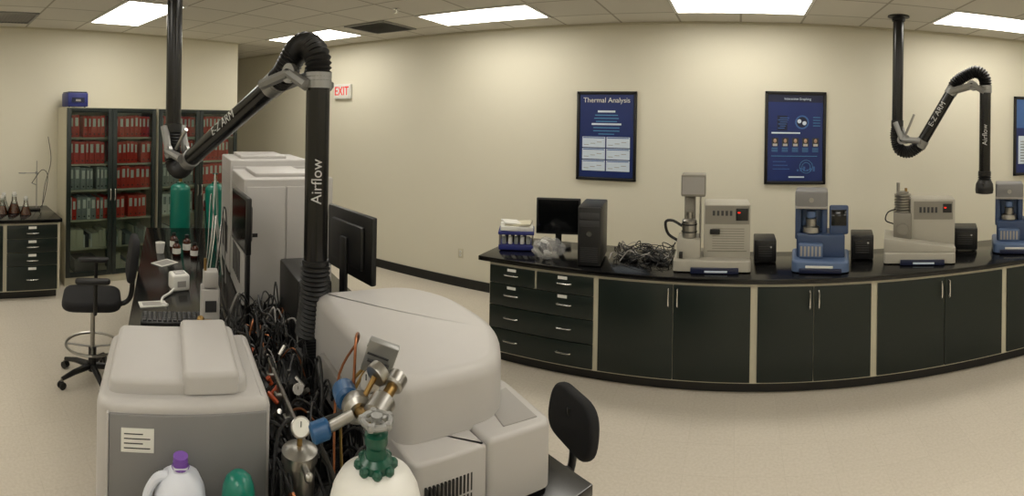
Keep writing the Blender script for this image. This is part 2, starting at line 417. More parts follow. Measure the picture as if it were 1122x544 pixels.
# ------------------------------------------------------------------ bookcases
def bookcase(loc, W=1.18, variant=0):
    D = 0.44; H = 2.18
    b = B('glass_door_bookcase', loc, pi/2)
    b.bx(0, 0.02, 0, D, 0.0, H, CREAM); b.bx(W-0.02, W, 0, D, 0, H, CREAM)
    b.bx(0.02, W-0.02, 0, D, H-0.03, H, CREAM); b.bx(0.02, W-0.02, D-0.015, D, 0.1, H-0.03, CREAM)
    b.bx(0.02, W-0.02, 0.02, D, 0.0, 0.1, CREAM)
    shelves = (0.1, 0.44, 0.79, 1.16, 1.48, 1.81)
    for z in shelves: b.bx(0.02, W-0.02, 0.03, D-0.015, z-0.02 if z > 0.2 else z, z if z > 0.2 else z+0.01, CREAM)
    m = W/2
    for (a, c) in ((0.006, m-0.003), (m+0.003, W-0.006)):
        b.bx(a, a+0.055, -0.022, 0, 0.1, H-0.006, GREEN, 0.002); b.bx(c-0.055, c, -0.022, 0, 0.1, H-0.006, GREEN, 0.002)
        b.bx(a+0.055, c-0.055, -0.022, 0, 0.1, 0.16, GREEN, 0.002); b.bx(a+0.055, c-0.055, -0.022, 0, H-0.06, H-0.006, GREEN, 0.002)
        b.bx(a+0.055, c-0.055, -0.013, -0.009, 0.16, H-0.06, GLASS)
    vpull(b, m-0.03, 1.1); vpull(b, m+0.03, 1.1)
    o = b.done()
    bk = B('binder_collection', loc, pi/2)
    rows = {1.81: ('r', 'r'), 1.48: ('r', 'r'), 1.16: ('g', 'r'), 0.79: ('m', 'r'), 0.44: ('s', 's'), 0.1: ('x', 's')}
    for z, kinds in rows.items():
        zz = (z if z > 0.2 else z+0.01)+0.001
        for side, kd in enumerate(kinds):
            x = (0.05 if side == 0 else m+0.03); end = (m-0.04 if side == 0 else W-0.05)
            if kd == 'x':
                bk.bx(x+0.1, x+0.4, 0.1, 0.35, zz, zz+0.18, DGREY, 0.01); continue
            while x < end-0.05:
                w = R.choice((0.045, 0.06, 0.075)) if kd != 's' else R.choice((0.02, 0.05, 0.09))
                if R.random() < 0.05: x += w; continue
                h = R.uniform(0.26, 0.285) if kd != 's' else R.uniform(0.08, 0.24)
                mm = RED if kd == 'r' else GREYB if kd == 'g' else R.choice((RED, WHITE, GREYB, RED)) if kd == 'm' else R.choice((WHITE, CREAM, GREYB, DGREY))
                y0 = 0.035+R.uniform(0, 0.015)
                bk.bx(x, x+w-0.003, y0, y0+0.28, zz, zz+h, mm, 0.004)
                if kd != 's':
                    bk.bx(x+w*0.22, x+w*0.72, y0-0.002, y0+0.002, zz+h*0.5, zz+h*0.88, PAPER if mm != WHITE else GREYB)
                    bk.cyl((x+w/2, y0-0.001, zz+0.04), (x+w/2, y0+0.002, zz+0.04), 0.01, BLACKP, seg=10)
                x += w
    bk.done(); return o
bookcase((-6.0, 1.56, 0), 1.19)
bookcase((-6.0, 2.78, 0), 1.22)
b = B('instrument_case', (-6.2, 1.72, 2.18), pi/2); b.box((0, 0, 0.095), (0.26, 0.3, 0.17), BLUEBOX, 0.012); b.box((0, 0, 0.185), (0.24, 0.28, 0.02), NAVY, 0.006)
b.bx(-0.08, 0.08, -0.158, -0.15, 0.06, 0.12, NAVY); b.bx(-0.03, 0.03, -0.16, -0.15, 0.075, 0.1, LGREY2)
for sx in (-0.1, 0.1): b.cyl((sx, -0.1, 0), (sx, -0.1, 0.012), 0.012, BLACKP)
b.done()

def flask(x, y, liquid, s=1.0):
    b = B('conical_flask', (x, y, 0.912)); G = FGLASS
    b.lathe([(0.001, 0), (0.05*s, 0), (0.052*s, 0.01*s), (0.02*s, 0.1*s), (0.017*s, 0.14*s), (0.021*s, 0.145*s)], (0, 0, 0), G)
    b.lathe([(0.001, 0.003), (0.047*s, 0.004), (0.026*s, 0.075*s), (0.001, 0.076*s)], (0, 0, 0), liquid)
    b.cyl((0, 0, 0.13*s), (0, 0, 0.165*s), 0.016*s, WHITE, seg=14); b.done()
for i, (x, y) in enumerate(((-5.95, 0.78), (-6.0, 0.93), (-5.88, 1.05), (-6.1, 0.66), (-6.18, 0.83))):
    flask(x, y, (BROWNL, BROWNL, BROWNL, AMBER, WHITE)[i], 1.3+0.2*(i % 2))
b = B('ring_stand', (-6.2, 1.18, 0.912)); b.box((0, 0, 0.008), (0.14, 0.2, 0.016), BLACKP, 0.004); b.cyl((0, 0.06, 0.01), (0, 0.06, 0.6), 0.006, STEEL, seg=10)
b.cyl((0, 0.06, 0.45), (0.0, -0.08, 0.45), 0.005, STEEL, seg=8); b.torus((0, -0.12, 0.45), 0.045, 0.004, STEEL); b.box((0, 0.06, 0.45), (0.03, 0.03, 0.03), ALU, 0.005)
b.cyl((0, 0.06, 0.3), (0.1, -0.02, 0.34), 0.005, STEEL, seg=8); b.tube([(0.1, -0.02, 0.34), (0.12, 0.1, 0.5), (0.0, 0.2, 0.4), (0, 0.15, 0.1), (0.03, 0.1, 0.02)], 0.004, BLACKP)
b.tube([(0.0, 0.2, 0.9), (0.0, 0.24, 0.6), (0.02, 0.16, 0.3), (0.05, 0.12, 0.02)], 0.004, BLACKP)
b.done()

# ------------------------------------------------------------------ island
U = Vector((-0.9, 0.436, 0)).normalized()
N_ = Vector((U.y, -U.x, 0)); O = Vector((-0.74, 0.221, 0)); RI = math.atan2(-U.y, -U.x)
def I(s, t, z=0.0): return tuple(O+U*s+N_*t+Vector((0, 0, z)))
TZ = 0.912
b = B('island_bench', I(0, 0), RI)
b.bx(-0.35, -4.6, -0.08, 1.38, 0.872, TZ, EPOXY, 0.005)
b.bx(-0.42, -2.2, 0.12, 1.3, 0.1, 0.872, CREAM); b.bx(-0.45, -2.17, 0.17, 1.25, 0, 0.1, BASEB)
b.bx(-2.2, -3.7, 0.55, 0.85, 0.0, 0.872, CREAM); b.bx(-3.7, -4.55, 0.12, 1.3, 0.1, 0.872, CREAM); b.bx(-3.73, -4.5, 0.17, 1.25, 0, 0.1, BASEB)
for (s0, s1) in ((0.43, 1.0), (1.02, 1.6), (1.62, 2.19), (3.71, 4.12), (4.14, 4.54)):
    for (ya, yb) in ((0.1, 0.12), (1.3, 1.32)):
        b.bx(-s0, -s1, ya, yb, 0.115, 0.845, GREEN, 0.002)
        yy = ya-0.02 if ya < 0.5 else yb+0.02
        b.tube([(-(s0+0.05), ya+0.01, 0.7), (-(s0+0.05), yy, 0.7), (-(s0+0.05), yy, 0.8), (-(s0+0.05), ya+0.01, 0.8)], 0.006, CHROME, 8, 3)
for (ta, tb) in ((0.14, 0.7), (0.72, 1.28)): b.bx(-0.42, -0.40, ta, tb, 0.115, 0.845, GREEN, 0.002)
b.done()

b = B('benchtop_analyzer', I(0.845, 0.18, TZ), RI)
b.prism(roundpoly([(-0.235, -0.245), (0.215, -0.245), (0.215, 0.245), (-0.235, 0.245)], [0.04, 0.05, 0.03, 0.03]), 0.012, 0.395, LGREY, 0.025, seg=4)
b.bx(0.2, 0.222, -0.205, 0.232, 0.03, 0.366, PGREY, 0.005)
b.bx(0.2, 0.226, -0.212, -0.205, 0.03, 0.37, LGREY, 0.003)
b.prism(roundpoly([(-0.215, -0.215), (0.17, -0.215), (0.17, 0.185), (-0.215, 0.185)], 0.035), 0.39, 0.435, LGREY, 0.014, seg=3)
b.prism(roundpoly([(-0.215, 0.0), (0.178, 0.0), (0.178, 0.16), (-0.215, 0.16)], 0.02), 0.40, 0.458, LGREY, 0.014, seg=3)
b.bx(0.221, 0.225, -0.17, -0.08, 0.265, 0.33, PAPER)
for k in range(4): b.bx(0.2245, 0.2258, -0.162, -0.09-(k % 2)*0.02, 0.275+k*0.013, 0.278+k*0.013, DGREY)
for (x, y) in ((-0.16, -0.2), (-0.16, 0.2), (0.17, -0.2), (0.17, 0.2)): b.cyl((x, y, 0), (x, y, 0.014), 0.018, RUBBER, seg=14)
b.done()

b = B('mass_spectrometer', I(0, 0, TZ), RI)
outl = [(-0.585, 0.80), (-0.55, 1.15), (-0.80, 1.33), (-1.18, 1.34), (-1.40, 1.22), (-1.44, 0.78)]
b.prism(roundpoly(outl, [0.06, 0.09, 0.16, 0.16, 0.14, 0.05], 7), 0.21, 0.405, LGREY, 0.045, seg=6)
outl2 = [(p[0]*0.99-0.012, 1.06+(p[1]-1.06)*0.97) for p in outl]
b.prism(roundpoly(outl2, [0.05, 0.08, 0.15, 0.15, 0.12, 0.05], 7), 0.012, 0.215, LGREY, 0.0)
b.prism(roundpoly([(-0.47, 1.04), (-0.43, 1.27), (-0.76, 1.31), (-0.76, 1.04)], [0.02, 0.04, 0.05, 0.02]), 0.012, 0.222, LGREY, 0.016, seg=4)
b.prism([(-0.50, 1.12), (-0.475, 1.24), (-0.68, 1.27), (-0.66, 1.16)], 0.218, 0.226, LGREY2, 0.003, seg=2)
b.prism(roundpoly([(-0.495, 0.80), (-0.475, 1.038), (-0.75, 1.038), (-0.75, 0.80)], [0.03, 0.005, 0.02, 0.02]), 0.012, 0.212, LGREY, 0.012, seg=4)
for i in range(15):
    for j in range(2): b.bx(-0.492, -0.4790, 0.835+i*0.0125, 0.841+i*0.0125, 0.03+j*0.06, 0.083+j*0.06, BLACKP)
b.bx(-0.70, -1.3, 0.772, 0.80, 0.05, 0.19, LGREY2, 0.01)
for k in range(10): b.bx(-0.80-k*0.02, -0.81-k*0.02, 0.768, 0.775, 0.08, 0.16, BLACKP)
for (x, y) in ((-0.7, 0.85), (-1.35, 0.85), (-0.8, 1.22), (-1.3, 1.2), (-0.52, 1.15)): b.cyl((x, y, 0), (x, y, 0.02), 0.02, RUBBER, seg=12)
b.done()

def tower(name, s0, s1, t0, t1, h, split):
    b = B(name, I((s0+s1)/2, (t0+t1)/2, TZ), RI); a = (s1-s0)/2; c = (t1-t0)/2
    b.box((0, 0, h/2+0.005), (2*a, 2*c, h-0.01), LGREY, 0.012, seg=3)
    b.bx(a-0.004, a+0.012, -c+0.02, -c+0.02+2*c*split, 0.06, h-0.05, LGREY, 0.006)
    b.bx(a-0.004, a+0.010, -c+0.03+2*c*split, c-0.015, 0.06, h-0.05, LGREY, 0.006)
    b.bx(a+0.008, a+0.014, -c+0.05, -c+0.09, h*0.55, h*0.58, BLACKP)
    for k in range(8): b.bx(a+0.008, a+0.0115, c-0.14, c-0.04, h*0.2+k*0.02, h*0.2+k*0.02+0.008, DGREY)
    for k in range(18): b.bx(a*0.9, -a*0.9, -c-0.002, -c+0.003, h*0.5+k*0.018, h*0.5+k*0.018+0.003, LGREY2)
    b.bx(-a*0.8, a*0.7, -c*0.7, c*0.5, h-0.005, h+0.025, LGREY, 0.01)
    for k in range(6): b.bx(-a*0.5+k*0.06, -a*0.5+k*0.06+0.03, -c-0.003, -c+0.003, h*0.15, h*0.4, DGREY)
    for sx in (-1, 1):
        for sy in (-1, 1): b.cyl((sx*a*0.8, sy*c*0.8, 0), (sx*a*0.8, sy*c*0.8, 0.02), 0.02, RUBBER, seg=12)
    return b.done()
tower('gas_chromatograph', 2.35, 2.93, 0.60, 1.18, 0.80, 0.42)
tower('gas_chromatograph', 3.02, 3.6, 0.60, 1.2, 0.86, 0.5)

def monitor(loc, rz, w=0.43, h=0.34, z0=0.12, mscreen=SCREEN):
    b = B('computer_monitor', loc, rz)
    b.box((0, 0, z0+h/2), (w, 0.03, h), BLACKP, 0.008); b.bx(-w/2+0.018, w/2-0.018, -0.0165, -0.012, z0+0.022, z0+h-0.016, mscreen)
    b.box((0, 0.02, z0+h/2), (w*0.7, 0.03, h*0.65), BLACKP, 0.012)
    b.bx(-0.03, 0.03, 0.03, 0.05, 0.01, z0+h*0.6, BLACKP, 0.005)
    b.prism(roundpoly([(-0.13, -0.07), (0.13, -0.07), (0.11, 0.13), (-0.11, 0.13)], 0.05), 0, 0.015, BLACKP, 0.005, seg=2)
    return b.done()
monitor(I(2.06, 0.545, TZ), RI+0.05, 0.42, 0.30, 0.46)
monitor(I(1.70, 1.06, TZ), RI+pi+0.16, 0.46, 0.33, 0.38)
def pc(name, loc, rz, w=0.18, d=0.43, h=0.42, m=BLACKP):
    b = B(name, loc, rz); b.box((0, 0, h/2+0.006), (w, d, h-0.012), m, 0.012)
    b.prism(roundpoly([(-w/2+0.004, -d/2-0.03), (w/2-0.004, -d/2-0.03), (w/2-0.004, -d/2+0.02), (-w/2+0.004, -d/2+0.02)], 0.02), 0.01, h-0.005, m, 0.01, seg=2)
    for k in range(9): b.bx(-w*0.36, w*0.36, -d/2-0.033, -d/2-0.028, 0.04+k*0.014, 0.046+k*0.014, DGREY)
    b.bx(-w*0.4, w*0.4, -d/2-0.034, -d/2-0.028, h*0.8, h*0.9, DGREY, 0.002); b.bx(-w*0.4, w*0.4, -d/2-0.034, -d/2-0.028, h*0.67, h*0.77, DGREY, 0.002)
    b.cyl((0, -d/2-0.036, h*0.55), (0, -d/2-0.026, h*0.55), 0.022, CHROME, seg=20)
    for sx in (-1, 1): b.bx(sx*w*0.3-0.015, sx*w*0.3+0.015, -d*0.4, d*0.4, 0, 0.012, RUBBER)
    return b.done()
pc('desktop_computer', I(1.80, 0.84, TZ), RI+pi/2, 0.17, 0.4, 0.4)

b = B('computer_keyboard', I(2.17, 0.17, TZ), RI)
b.box((0, 0, 0.012), (0.16, 0.36, 0.02), BLACKP, 0.005)
for i in range(5):
    for j in range(12): b.box((-0.055+i*0.027, -0.157+j*0.0285, 0.026), (0.021, 0.023, 0.01), DGREY, 0.003)
b.done()
b = B('computer_keyboard', I(1.72, 1.28, TZ), RI)
b.box((0, 0, 0.012), (0.42, 0.15, 0.02), BLACKP, 0.005)
for i in range(5):
    for j in range(14): b.box((-0.185+j*0.0285, -0.05+i*0.026, 0.026), (0.023, 0.021, 0.01), DGREY, 0.003)
b.done()
b = B('power_adapter', I(2.72, 0.22, TZ), RI+0.3); b.box((0, 0, 0.055), (0.12, 0.12, 0.11), WHITE, 0.015, seg=3); b.box((0, 0, 0.112), (0.07, 0.07, 0.01), LGREY, 0.004); b.bx(0.058, 0.064, -0.03, 0.03, 0.03, 0.07, LGREY2)
b.tube([(0.05, -0.05, 0.02), (0.1, -0.1, 0.010), (0.16, -0.16, 0.010), (0.24, -0.19, 0.010), (0.29, -0.17, 0.010)], 0.009, WHITE); b.done()
b = B('notepaper', I(2.42, 0.05, TZ), RI+0.2); b.box((0, 0, 0.003), (0.09, 0.17, 0.006), PAPER); b.box((0, 0, 0.0066), (0.06, 0.13, 0.0006), LGREY2); b.done()
b = B('syringe_pump', I(2.0, 0.37, TZ), RI)
b.prism(roundpoly([(-0.06, -0.05), (0.06, -0.05), (0.06, 0.05), (-0.06, 0.05)], 0.015), 0, 0.26, LGREY, 0.01, seg=2)
b.prism(roundpoly([(-0.075, -0.060), (0.085, -0.060), (0.085, 0.060), (-0.075, 0.060)], 0.015), 0, 0.04, LGREY2, 0.01, seg=2)
b.box((0.02, 0, 0.31), (0.08, 0.08, 0.09), LGREY, 0.01); b.bx(0.06, 0.065, -0.03, 0.03, 0.14, 0.2, DGREY); b.cyl((0.03, -0.03, 0.355), (0.03, -0.03, 0.42), 0.008, BRASS, seg=10)
b.done()
b = B('metal_sampling_valve', I(1.62, 0.33, TZ), RI)
b.box((0, 0, 0.015), (0.16, 0.12, 0.03), STEEL, 0.005); b.cyl((0, 0, 0.03), (0, 0, 0.2), 0.024, STEEL); b.cyl((-0.07, -0.09, 0.17), (0.07, 0.06, 0.17), 0.014, BRASS, seg=12)
b.lathe([(0.012, 0), (0.034, 0.004), (0.034, 0.018), (0.01, 0.022)], (0, 0, 0.2), BRASS); b.cyl((0.05, -0.04, 0.03), (0.05, -0.04, 0.24), 0.012, STEEL, seg=10); b.sph((0.05, -0.04, 0.25), 0.018, BRASS)
b.box((-0.02, -0.08, 0.17), (0.04, 0.04, 0.04), STEEL, 0.005)
b.done()
def bottle(name, loc, r, h, m, cap):
    b = B(name, loc); b.lathe([(r*0.9, 0), (r, 0.006), (r, h*0.6), (r*0.9, h*0.68), (r*0.42, h*0.8), (r*0.42, h*0.86)], (0, 0, 0), m)
    b.cyl((0, 0, h*0.84), (0, 0, h), r*0.5, cap, seg=18); b.cyl((0, 0, h*0.15), (0, 0, h*0.5), r*1.01, PAPER, seg=24); b.done()
for (s, t, hh) in ((3.55, 0.22, 0.13), (3.66, 0.31, 0.15), (3.5, 0.37, 0.12), (3.78, 0.2, 0.14)): bottle('reagent_bottle', I(s, t, TZ), 0.036, hh, AMBER, BLACKP)
b = B('plastic_beaker', I(3.62, 0.08, TZ)); b.lathe([(0.03, 0), (0.032, 0.002), (0.042, 0.09), (0.039, 0.09), (0.029, 0.006), (0.001, 0.006)], (0, 0, 0), WHITE); b.done()
b = B('paper_sheet', I(3.32, 0.12, TZ), 0.3); b.box((0, 0, 0.002), (0.13, 0.18, 0.004), PAPER); b.box((0, 0, 0.0045), (0.10, 0.14, 0.0008), LGREY2); b.done()

def gas_cyl(loc, r, h, body, shoulder, near=False):
    b = B('gas_cylinder', loc)
    b.lathe([(r*0.9, 0), (r, 0.02), (r, h-0.14)], (0, 0, 0), body, 36)
    b.lathe([(r, h-0.14), (r, h-0.085), (r*0.985, h-0.06)], (0, 0, 0), body, 36)
    b.lathe([(r*0.985, h-0.06), (r*0.93, h-0.042), (r*0.8, h-0.022), (r*0.55, h-0.008), (r*0.3, h)], (0, 0, 0), shoulder, 36)
    b.lathe([(r*0.36, h-0.01), (r*0.36, h+0.012), (r*0.26, h+0.02)], (0, 0, 0), TEALD, 20)
    k2 = 0.8 if near else 1.0
    if near:
        for k in range(8):
            th = 2*pi*k/8; b.sph((0.032*math.cos(th), 0.032*math.sin(th), h+0.003), (0.010, 0.010, 0.010), TEALD, 10)
    b.lathe([(0.022, h+0.01), (0.018, h+0.045*k2), (0.022, h+0.055*k2), (0.022, h+0.075*k2), (0.012, h+0.08*k2), (0.009, h+0.11*k2)], (0, 0, 0), TEALD if near else BRASS, 16)
    hz = h+0.105*k2
    b.torus((0, 0, hz), 0.026, 0.006, ALU if near else TEALD, 24)
    for k in range(5):
        th = 2*pi*k/5; b.cyl((0, 0, hz), (0.026*math.cos(th), 0.026*math.sin(th), hz), 0.004, ALU if near else TEALD, seg=6)
        if near: b.sph((0.028*math.cos(th), 0.028*math.sin(th), hz), 0.0085, ALU, 8)
    b.cyl((0, 0, hz-0.01), (0, 0, hz+0.01), 0.011, ALU, seg=12)
    return b.done()
gx, gy = -0.612, 0.727
gc = gas_cyl((gx, gy, 0), 0.086, 1.452, TEAL, WHITE, True)
gas_cyl(I(4.78, 0.28), 0.11, 1.36, TEAL, TEAL); gas_cyl(I(4.78, 0.66), 0.11, 1.36, TEAL, TEAL)

b = B('gas_regulator', (gx, gy, 1.495))
d = Vector((-0.8, 0.55, 0)).normalized(); q = Vector((0.55, 0.8, 0)).normalized()
def D3(a, c, z): return tuple(d*a+q*c+Vector((0, 0, z)))
def gauge(b, c, ax, r=0.028, face=PAPER):
    ax = Vector(ax).normalized(); c = Vector(c)
    b.lathe([(r, 0), (r*1.05, 0.004), (r*1.05, 0.02), (r*0.95, 0.022)], c, STEEL, 24, axis=ax)
    b.lathe([(r*0.9, 0.0215), (r*0.9, 0.0228)], c, face, 24, axis=ax)
    b.cyl(c+ax*0.0235, c+ax*0.0235+Vector((0, 0, r*0.6)), 0.0012, BLACKP, seg=6)
b.cyl(D3(0.022, 0, 0.01), D3(0.06, 0.01, 0.01), 0.011, BRASS, seg=14); b.lathe([(0.017, 0), (0.017, 0.022)], D3(0.035, 0.005, 0.01), STEEL, 6, axis=d)
a1 = Vector(D3(0.06, 0.01, 0.01)); dv = Vector(D3(0.10, 0.10, 0.05)).normalized()
b.lathe([(0.014, 0), (0.026, 0.006), (0.026, 0.045), (0.014, 0.052)], a1, STEEL, 24, axis=dv)
b.cyl(a1+dv*0.05, a1+dv*0.085, 0.012, BRASS, seg=14); b.lathe([(0.018, 0), (0.022, 0.005), (0.022, 0.03), (0.016, 0.034)], a1+dv*0.08, STEEL, 20, axis=dv)
b.lathe([(0.02, 0), (0.03, 0.008), (0.031, 0.03), (0.02, 0.05)], D3(0.10, -0.01, 0.0), STEEL, 24, axis=d)
b.cyl(D3(0.055, 0, 0.01), D3(0.11, -0.01, 0), 0.012, BRASS, seg=12)
b.cyl(D3(0.14, -0.01, 0), D3(0.17, -0.02, -0.01), 0.011, BRASS, seg=12); b.lathe([(0.018, 0), (0.026, 0.006), (0.027, 0.045), (0.02, 0.05)], D3(0.165, -0.02, -0.01), BLUEK, 18, axis=d)
gauge(b, D3(0.13, 0.03, 0.055), (0.1, 0.9, 0.35), 0.024, DGREY); b.cyl(D3(0.12, 0, 0.01), D3(0.13, 0.03, 0.055), 0.006, BRASS, seg=10)
gauge(b, D3(0.17, 0.04, 0.02), (-0.3, -0.8, 0.45), 0.022, LGREY2); b.cyl(D3(0.14, 0.0, 0.0), D3(0.17, 0.04, 0.02), 0.006, BRASS, seg=10)
b.cyl(D3(0.10, -0.02, 0), D3(0.11, -0.07, -0.03), 0.011, STEEL, seg=12); b.lathe([(0.016, 0), (0.021, 0.005), (0.021, 0.035), (0.015, 0.04)], D3(0.11, -0.07, -0.03), BLUEK, 16, axis=(-0.4, -0.7, -0.2))
b.box(D3(0.20, 0.06, 0.06), (0.07, 0.018, 0.09), ALU, 0.004, rot=(0.3, 0.3, 0.6))
for k in range(4): b.box(Vector(D3(0.20, 0.06, 0.06))+Vector((0.004, -0.011, -0.025+k*0.017)), (0.05, 0.006, 0.004), DGREY, 0, rot=(0.3, 0.3, 0.6))
b.tube([D3(0.2, 0.0, 0.0), D3(0.27, 0.02, 0.08), D3(0.34, 0.04, 0.04), D3(0.4, 0.0, -0.1), D3(0.42, 0, -0.4)], 0.0035, COPPER)
b.tube([D3(0.19, 0.0, 0.0), D3(0.26, 0.05, 0.02), D3(0.33, 0.0, -0.12), D3(0.36, 0.02, -0.45)], 0.004, BRASS)
b.tube([D3(0.14, -0.03, -0.02), D3(0.22, -0.08, -0.1), D3(0.3, -0.02, -0.28), D3(0.3, 0.05, -0.5)], 0.006, RUBBER)
rg = b.done()

b = B('gas_manifold', I(1.0, 0.58, TZ), RI)
b.box((0, 0, 0.02), (0.6, 0.16, 0.04), BLACKP, 0.006)
for k in range(4):
    x = -0.24+k*0.15
    b.cyl((x, -0.03, 0.04), (x, -0.03, 0.2), 0.008, STEEL, seg=10); b.box((x, -0.03, 0.14), (0.034, 0.03, 0.034), STEEL, 0.004)
    b.box((x+0.02, -0.055, 0.15), (0.06, 0.012, 0.014), ORANGE if k == 1 else BLACKP, 0.004, rot=(0, 0.3, 0.5))
    b.lathe([(0.02, 0), (0.026, 0.01), (0.026, 0.06), (0.02, 0.07)], (x, 0.045, 0.04), BLACKP, 16)
    if k == 1: gauge(b, (x, 0.045, 0.16), (0.9, -0.2, 0.5), 0.02, LGREY2)
    b.cyl((x, 0.045, 0.1), (x, 0.045, 0.16), 0.006, STEEL, seg=8)
b.cyl((-0.3, -0.03, 0.2), (0.3, -0.03, 0.2), 0.006, STEEL, seg=10); b.cyl((-0.3, 0.0, 0.1), (0.3, 0.0, 0.1), 0.007, RUBBER, seg=10)
b.done()
b = B('filter_canister', I(0.60, 0.50, TZ), RI)
b.cyl((0, 0, 0), (0, 0, 0.09), 0.03, DGREY); b.lathe([(0.03, 0.09), (0.042, 0.10), (0.044, 0.23), (0.05, 0.235), (0.05, 0.262), (0.03, 0.272), (0.012, 0.276)], (0, 0, 0), STEEL, 28)
b.cyl((0, 0, 0.27), (0, 0, 0.31), 0.008, BRASS, seg=12); gauge(b, (0, 0, 0.325), (0.9, -0.1, 0.6), 0.026)
b.cyl((0.04, 0, 0.25), (0.09, 0, 0.25), 0.009, STEEL, seg=12); b.sph((0.095, 0, 0.25), 0.013, STEEL, 12)
b.done()

b = B('cable_tangle', I(0, 0, TZ), RI)
for k in range(125):
    s0 = R.uniform(0.5, 2.2); t0 = R.uniform(0.44, 0.74); hmax = 0.12+0.18*R.random()
    pts = []
    a = R.uniform(0, 6.28); n = R.randint(4, 7)
    for j in range(n):
        pts.append((-s0, t0, 0.012 if j in (0, n-1) else R.uniform(0.03, hmax)))
        a += R.uniform(-1.3, 1.3); s0 += 0.11*math.cos(a); t0 += 0.07*math.sin(a)
        t0 = min(0.75, max(0.44, t0)); s0 = min(2.28, max(0.45, s0))
    b.tube(pts, R.choice((0.003, 0.0045, 0.006)), R.choice((RUBBER,)*16+(LGREY2, COPPER, DGREY)), 6, 6)
for k in range(9):
    b.box((-R.uniform(0.6, 2.2), R.uniform(0.47, 0.72), 0.03), (0.1, 0.06, 0.05), BLACKP, 0.008, rot=(0, 0, R.uniform(0, 3)))
for k in range(12):
    x = -R.uniform(0.55, 1.6); y = R.uniform(0.46, 0.72); z = R.uniform(0.06, 0.2); b.cyl((x, y, z), (x+R.uniform(-.04, .04), y+R.uniform(-.03, .03), z+0.03), 0.009, R.choice((STEEL, STEEL, DGREY, ORANGE)), seg=10); b.cyl((x, y, 0), (x, y, z), 0.003, STEEL, seg=6)
b.done()
b = B('white_cable_bundle', I(0, 0, TZ), RI)
for k in range(8):
    t1 = R.uniform(0.3, 0.5); s1 = R.uniform(2.4, 3.2)
    b.tube([(-s1, t1, 0.01), (-s1+0.1, t1+0.03, R.uniform(0.2, 0.5)), (-s1-0.05, t1+0.06, R.uniform(0.4, 0.75)), (-s1-0.25, min(0.56, t1+0.1), R.uniform(0.3, 0.5)), (-s1-0.3, 0.55, 0.01)], R.choice((0.003, 0.004)), R.choice((WHITE, WHITE, LGREY2, RUBBER)), 6, 8)
b.done()
b = B('network_switch', I(1.35, 0.62, TZ), RI); b.box((-0.03, 0, 0.045), (0.24, 0.2, 0.08), BLACKP, 0.006)
for k in range(8): b.bx(0.088, 0.092, -0.09+k*0.022, -0.074+k*0.022, 0.03, 0.045, DGREY); b.bx(-0.13+k*0.026, -0.115+k*0.026, -0.102, -0.098, 0.03, 0.06, DGREY)
b.done()

b = B('plastic_jug', I(0.53, 0.17, TZ), RI)
def jr(z):
    return roundpoly([(-z, -z), (z, -z), (z, z), (-z, z)], z*0.75, 5)
rings = [(0.062, 0), (0.068, 0.012), (0.068, 0.19), (0.064, 0.225), (0.048, 0.262), (0.028, 0.28), (0.02, 0.286), (0.02, 0.3)]
vs = []; fs = []
for (rr, z) in rings: vs += [(p[0], p[1], z) for p in jr(rr)]
n = len(jr(1.0))
for i in range(len(rings)-1):
    for k in range(n): k2 = (k+1) % n; fs.append([i*n+k, i*n+k2, (i+1)*n+k2, (i+1)*n+k])
fs.append(list(range(n-1, -1, -1))); b.raw(vs, fs, HDPE)
b.cyl((0, 0, 0.295), (0, 0, 0.32), 0.019, PURPLE); b.torus((0, 0, 0.293), 0.02, 0.003, PURPLE)
b.tube([(0, -0.03, 0.27), (0, -0.062, 0.26), (0, -0.085, 0.21), (0, -0.068, 0.14)], 0.012, HDPE, 10); b.done()
b = B('wash_bottle', I(0.50, 0.315, TZ), RI); b.lathe([(0.034, 0), (0.040, 0.008), (0.042, 0.15), (0.042, 0.235), (0.040, 0.255), (0.033, 0.275), (0.02, 0.288), (0.004, 0.292)], (0, 0, 0), TEAL, 32); b.done()

